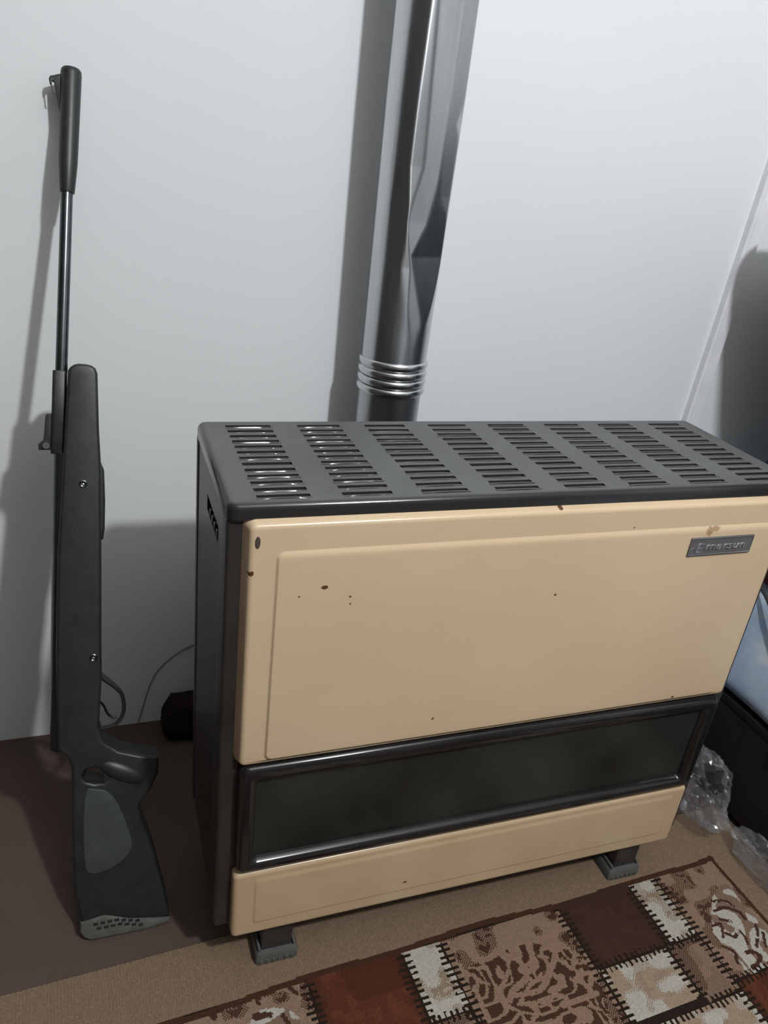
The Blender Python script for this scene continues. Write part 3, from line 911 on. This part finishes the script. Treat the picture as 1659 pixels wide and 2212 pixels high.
# fine rib of the plain border
img *= (1 + 0.05 * ((np.arange(na) % 2) * 2 - 1))[None, :, None]
def vnoise(freq, seed):
    r = np.random.RandomState(seed)
    g = r.rand(int((B1 - B0) * freq) + 4, int((A1 - A0) * freq) + 4)
    u = (AA - A0) * freq; v = (BB - B0) * freq
    i = np.floor(u).astype(int); j = np.floor(v).astype(int); fu = u - i; fv = v - j
    fu = fu * fu * (3 - 2 * fu); fv = fv * fv * (3 - 2 * fv)
    return (g[j, i] * (1 - fu) + g[j, i + 1] * fu) * (1 - fv) + (g[j + 1, i] * (1 - fu) + g[j + 1, i + 1] * fu) * fv
N30, N80, N160 = vnoise(30, 1), vnoise(80, 2), vnoise(200, 3)
CHK = ((np.arange(na)[None, :] + np.arange(nb)[:, None]) % 2) == 0
N50 = vnoise(55, 11)
SWIRL = vnoise(24, 21) * 0.8 + vnoise(52, 22) * 0.25
def paint(mask, col):
    img[mask] = col
def seg_mask(pts, w):
    m = np.zeros((nb, na), bool)
    for (x0, y0), (x1, y1) in zip(pts, pts[1:]):
        dx, dy = x1 - x0, y1 - y0
        t = np.clip(((AA - x0) * dx + (BB - y0) * dy) / (dx * dx + dy * dy + 1e-12), 0, 1)
        m |= ((AA - x0 - t * dx) ** 2 + (BB - y0 - t * dy) ** 2) < (w * (0.8 + 0.5 * N80)) ** 2
    return m
def poly_mask(pts):
    m = np.zeros((nb, na), bool)
    n = len(pts)
    for k in range(n):
        (x0, y0), (x1, y1) = pts[k], pts[(k + 1) % n]
        if y0 == y1: continue
        c = ((y0 > BB) != (y1 > BB)) & (AA < (x1 - x0) * (BB - y0) / (y1 - y0) + x0)
        m ^= c
    return m
def style(mask, kind):
    if kind == 'cream':
        paint(mask, CREAM)
        paint(mask & (N50 > 0.58) & CHK, GREYT); paint(mask & (N50 > 0.72) & (N160 > .4), GREYT)
    elif kind == 'tandot':
        paint(mask, GREYT * 1.1)
        paint(mask & CHK & (N80 > .35), GREYT * 1.35); paint(mask & (N50 > 0.60), CREAM); paint(mask & (N50 > 0.48) & CHK, CREAM)
    elif kind == 'choc':
        paint(mask, CHOC); paint(mask & (N80 > .66), CHOC * 1.12)
    elif kind == 'red':
        paint(mask, RED); paint(mask & (N80 > .60) & CHK, RED * 1.5); paint(mask & (N30 < .3), RED * .82)
    elif kind == 'tan':
        paint(mask, TAN); paint(mask & (N50 > .62) & CHK, BROWN * 1.2); paint(mask & (N50 > .74) & (N160 > .5), BROWN * 1.2)
    elif kind == 'tanbrown':
        paint(mask, TAN * 0.78); paint(mask & (N50 > .55) & CHK, TAN * 1.05); paint(mask & (N30 < .35) & CHK, BROWN)
    elif kind == 'paisley':
        paint(mask, TAN); paint(mask & (N50 > .62) & CHK, BROWN); paint(mask & (N50 > .75) & (N160 > .5), BROWN)
patches = [  # a0, a1, b0, b1, kind
    (0.004, 0.125, 0.004, 0.184, 'tan'), (0.004, 0.125, 0.184, 0.330, 'red'), (0.004, 0.125, 0.330, 0.700, 'cream'),
    (0.125, 0.1775, 0.004, 0.1095, 'cream'), (0.125, 0.188, 0.1095, 0.198, 'tanbrown'),
    (0.1775, 0.3105, 0.000, 0.1095, 'choc'), (0.188, 0.3105, 0.1095, 0.188, 'tandot'),
    (0.125, 0.3105, 0.198, 0.330, 'tandot'), (0.125, 0.3105, 0.330, 0.700, 'choc'),
    (0.3105, 0.5095, 0.004, 0.300, 'paisley'), (0.3105, 0.5095, 0.300, 0.700, 'red'),
    (0.5095, 0.570, 0.004, 0.105, 'cream'), (0.5095, 0.570, 0.105, 0.26, 'tanbrown'), (0.5095, 0.570, 0.26, 0.700, 'cream'),
    (0.570, 0.707, 0.000, 0.20, 'red'), (0.570, 0.707, 0.20, 0.700, 'tandot'),
    (0.707, 0.905, 0.004, 0.22, 'tan'), (0.707, 0.905, 0.22, 0.700, 'choc'),
    (0.905, 1.03, 0.000, 0.30, 'choc'), (0.905, 1.03, 0.30, 0.700, 'cream'), (1.03, 1.40, 0.004, 0.25, 'tan'), (1.03, 1.40, 0.25, 0.700, 'red')]
inner = (AA > 0.004) & (BB > 0.004)
paint((AA > 0) & (BB > 0), DARK)
for a0_, a1_, b0_, b1_, kind in patches:
    m = (AA >= a0_) & (AA < a1_) & (BB >= b0_) & (BB < b1_)
    style(m, kind)
# motifs (rug metres: a from the right-hand line, b from the back line)
MOTIF_POLY = [('B', [(0.4863, 0.0498), (0.4509, 0.051), (0.4223, 0.044), (0.3805, 0.0446), (0.3603, 0.0569), (0.3543, 0.0708), (0.3409, 0.0669), (0.324, 0.074), (0.3164, 0.1157), (0.341, 0.1781), (0.3655, 0.2321), (0.5042, 0.187), (0.5068, 0.1254), (0.4979, 0.0723)], 0), ('C', [(0.0267, 0.0488), (0.0098, 0.0512), (0.0157, 0.0933), (0.0129, 0.1197), (0.0096, 0.1693), (0.03, 0.1882), (0.0637, 0.186), (0.0985, 0.1812), (0.0952, 0.1578), (0.0996, 0.1311), (0.1006, 0.1134), (0.079, 0.0861), (0.0517, 0.0611)], 0), ('C', [(0.7939, 0.0348), (0.7759, 0.0219), (0.7586, 0.0229), (0.7389, 0.0324), (0.7296, 0.0465), (0.7303, 0.068), (0.7494, 0.0703), (0.775, 0.0537)], 0)]
MOTIFS = [('T', [(0.4287, 0.048), (0.4118, 0.065), (0.4157, 0.0886), (0.4419, 0.0989), (0.454, 0.1095)], 0.0045), ('T', [(0.492, 0.0796), (0.4943, 0.1091), (0.4942, 0.1229)], 0.0032), ('T', [(0.4654, 0.0952), (0.4526, 0.0865), (0.4341, 0.0716)], 0.0032), ('T', [(0.4468, 0.0619), (0.4445, 0.0722)], 0.0025), ('T', [(0.4455, 0.1051), (0.4202, 0.1094), (0.3975, 0.1055), (0.3741, 0.0882), (0.3561, 0.0703)], 0.0042), ('T', [(0.445, 0.1177), (0.4183, 0.1225), (0.3883, 0.123), (0.3768, 0.1302)], 0.0032), ('T', [(0.399, 0.0748), (0.4019, 0.0929), (0.3893, 0.0893)], 0.0027), ('T', [(0.4109, 0.0807), (0.4119, 0.0991)], 0.0027), ('T', [(0.3747, 0.0957), (0.3728, 0.115)], 0.0032), ('T', [(0.3497, 0.0801), (0.346, 0.0969), (0.3292, 0.0785)], 0.003), ('T', [(0.3312, 0.0878), (0.3174, 0.096)], 0.0036), ('T', [(0.3319, 0.1013), (0.3402, 0.1102)], 0.0026), ('T', [(0.3546, 0.1095), (0.3439, 0.1185)], 0.003), ('T', [(0.3183, 0.1093), (0.3431, 0.1353), (0.3335, 0.1365)], 0.0036), ('T', [(0.3894, 0.1369), (0.3575, 0.1381), (0.3317, 0.137)], 0.004), ('T', [(0.4303, 0.1258), (0.4256, 0.1343), (0.4375, 0.1408)], 0.0032), ('T', [(0.4632, 0.1154), (0.4486, 0.127), (0.449, 0.1406)], 0.0032), ('T', [(0.409, 0.1237), (0.4006, 0.1387)], 0.0028), ('T', [(0.3813, 0.143), (0.3739, 0.1558)], 0.0028), ('T', [(0.3525, 0.1486), (0.3421, 0.1572)], 0.003), ('T', [(0.4743, 0.0573), (0.4623, 0.0572), (0.4625, 0.0685)], 0.0025), ('T', [(0.4862, 0.0649), (0.4795, 0.0744), (0.4711, 0.0807)], 0.0025), ('T', [(0.3813, 0.0665), (0.3717, 0.0714)], 0.003), ('B', [(0.0587, 0.0686), (0.0379, 0.0748), (0.0326, 0.0859)], 0.0022), ('B', [(0.0705, 0.084), (0.0468, 0.084), (0.0312, 0.098), (0.0318, 0.1094)], 0.0026), ('B', [(0.0725, 0.0972), (0.0577, 0.1062)], 0.0022), ('B', [(0.0808, 0.1194), (0.0718, 0.1287), (0.0628, 0.1248)], 0.003), ('B', [(0.0555, 0.1226), (0.0559, 0.1335), (0.0603, 0.1431)], 0.0022), ('B', [(0.0226, 0.1213), (0.0308, 0.1345), (0.0498, 0.1506)], 0.0022), ('B', [(0.0228, 0.137), (0.036, 0.1548)], 0.0022), ('B', [(0.0737, 0.1539), (0.0601, 0.1581), (0.0605, 0.1685), (0.0832, 0.1759)], 0.003), ('B', [(0.1027, 0.1345), (0.0912, 0.1486), (0.0999, 0.1625)], 0.0022), ('B', [(0.0909, 0.103), (0.0772, 0.1049), (0.0896, 0.1233)], 0.0022), ('B', [(0.7816, 0.0278), (0.765, 0.0309)], 0.0045), ('B', [(0.7488, 0.036), (0.7431, 0.0553)], 0.0028), ('B', [(0.7742, 0.0055), (0.7746, 0.0122)], 0.003), ('B', [(0.8348, 0.0066), (0.832, 0.0141)], 0.0035), ('B', [(0.7314, 0.0049), (0.7248, 0.014)], 0.003)]

for mcol, pts, w in MOTIF_POLY:
    box_ = None
    pm = poly_mask(pts) & inner
    paint(pm, {'B': BROWN, 'C': CREAM, 'T': TAN}[mcol])
    # scrolling tracery: contour bands of a smooth field
    fr = (SWIRL * (4.2 if mcol == 'B' else 3.4)) % 1.0
    paint(pm & (np.abs(fr - 0.5) < (0.17 if mcol == 'B' else 0.15)), TAN if mcol == 'B' else TAN * 0.8)
def curve2(pts):
    return [(p.x, p.y) for p in smooth_path([(a, b, 0) for a, b in pts], 4)] if len(pts) > 2 else pts
for mcol, pts, w in MOTIFS:
    paint(seg_mask(curve2(pts), w * (0.95 if mcol == 'T' else 1.0)) & inner & (N160 > .12), {'B': BROWN, 'C': CREAM, 'T': TAN}[mcol])
# blanket stitches along the seams: comb teeth on both sides of a dark seam
def teeth(along, across, lo, hi, tooth):
    """along/across: coordinate grids; teeth reach `tooth` from the seam"""
    m = (along > lo) & (along < hi) & (np.abs(across) < tooth)
    gap = ((along / 0.0088) % 1.0) < 0.42
    return (m & gap) | ((along > lo) & (along < hi) & (np.abs(across) < 0.0016))
for a0_, a1_, b0_, b1_, kind in patches:
    if a0_ > 0.02:
        m = teeth(BB + 0.002 * N30, AA - a0_ - 0.0015 * (N80 - .5), max(b0_, .006), b1_, 0.0105 * (0.75 + 0.5 * N80)); paint(m & inner, DARK * (0.9))
    if b0_ > 0.02:
        m = teeth(AA + 0.002 * N30, BB - b0_ - 0.0015 * (N80 - .5), a0_, a1_, 0.0085 * (0.75 + 0.5 * N80)); paint(m & inner, DARK * (0.9))
    if kind in ('choc', 'red'):   # darker halo next to a stitched seam
        m = (AA >= a0_) & (AA < a1_) & (BB >= b0_) & (BB < b1_)
        edge = np.minimum(AA - a0_, a1_ - AA)
        k = np.clip(1 - edge / 0.02, 0, 1)[..., None] * 0.45
        img[:] = np.where(m[..., None], img * (1 - k) + DARK * k, img)
# brown guard line
wob = 0.003 * np.sin(AA * 9.0) + 0.002 * np.sin(AA * 23 + 1)
paint((np.abs(BB - wob) < 0.0042) & (AA > -0.004), LINE)
paint((np.abs(AA - 0.001) < 0.0040) & (BB > -0.004), LINE)
paint((AA > 0.178) & (AA < 0.31) & (BB > -0.004 + wob) & (BB < .012), CHOC)
# pale whipped edge
e = (BB < B0 + 0.004)
img[e & (((AA / 0.006) % 1.0) < 0.55)] = L(196, 172, 140)
img *= (1 + 0.06 * rs_.randn(nb, na, 1))
img = np.clip(img * 0.50, 0.004, 0.9)

th = math.atan2(0.041, 0.893)
e1 = np.array([-math.cos(th), -math.sin(th)]); e2 = np.array([math.sin(th), -math.cos(th)])
O2 = np.array([0.826, -0.238])
RUG_T = 0.008
ga = A0 + np.arange(na + 1) * CELL; gb = B0 + np.arange(nb + 1) * CELL
GA, GB = np.meshgrid(ga, gb)
XY = O2 + GA[..., None] * e1 + GB[..., None] * e2
ZZ = RUG_T - 0.0008 * rs_.rand(nb + 1, na + 1)
edge = np.minimum(np.minimum(GA - A0, A1 - GA), np.minimum(GB - B0, B1 - GB))
ZZ = np.where(edge < 0.0013, 0.0045, np.where(edge < 0.004, 0.0070, ZZ))
verts = np.concatenate([XY.reshape(-1, 2), ZZ.reshape(-1, 1)], 1)
idx = np.arange((nb + 1) * (na + 1)).reshape(nb + 1, na + 1)
quads = np.stack([idx[:-1, :-1], idx[1:, :-1], idx[1:, 1:], idx[:-1, 1:]], -1).reshape(-1, 4)
# skirt down to the floor
ring_i = np.concatenate([idx[0, :], idx[1:, -1], idx[-1, -2::-1], idx[-2:0:-1, 0]])
base = len(verts)
low = verts[ring_i].copy(); low[:, 2] = 0.0002
verts = np.concatenate([verts, low])
nr_ = len(ring_i)
lowi = base + np.arange(nr_)
sk = np.stack([ring_i, np.roll(ring_i, -1), np.roll(lowi, -1), lowi], -1)
allq = np.concatenate([quads, sk])
me = bpy.data.meshes.new('rug')
me.vertices.add(len(verts)); me.vertices.foreach_set('co', verts.ravel())
me.loops.add(allq.size); me.loops.foreach_set('vertex_index', allq.ravel().astype(np.int32))
me.polygons.add(len(allq)); me.polygons.foreach_set('loop_start', np.arange(0, allq.size, 4, dtype=np.int32))
me.update(calc_edges=True)
at = me.attributes.new('weave', 'FLOAT_COLOR', 'FACE')
cols4 = np.ones((len(allq), 4)); cols4[:len(quads), :3] = img.reshape(-1, 3); cols4[len(quads):, :3] = BEIGE * .8
at.data.foreach_set('color', cols4.ravel().astype(np.float32))
tag(link('rug', me, M['rug']), 'brown and cream patchwork-pattern rug with plain beige border under the heater', 'rug')
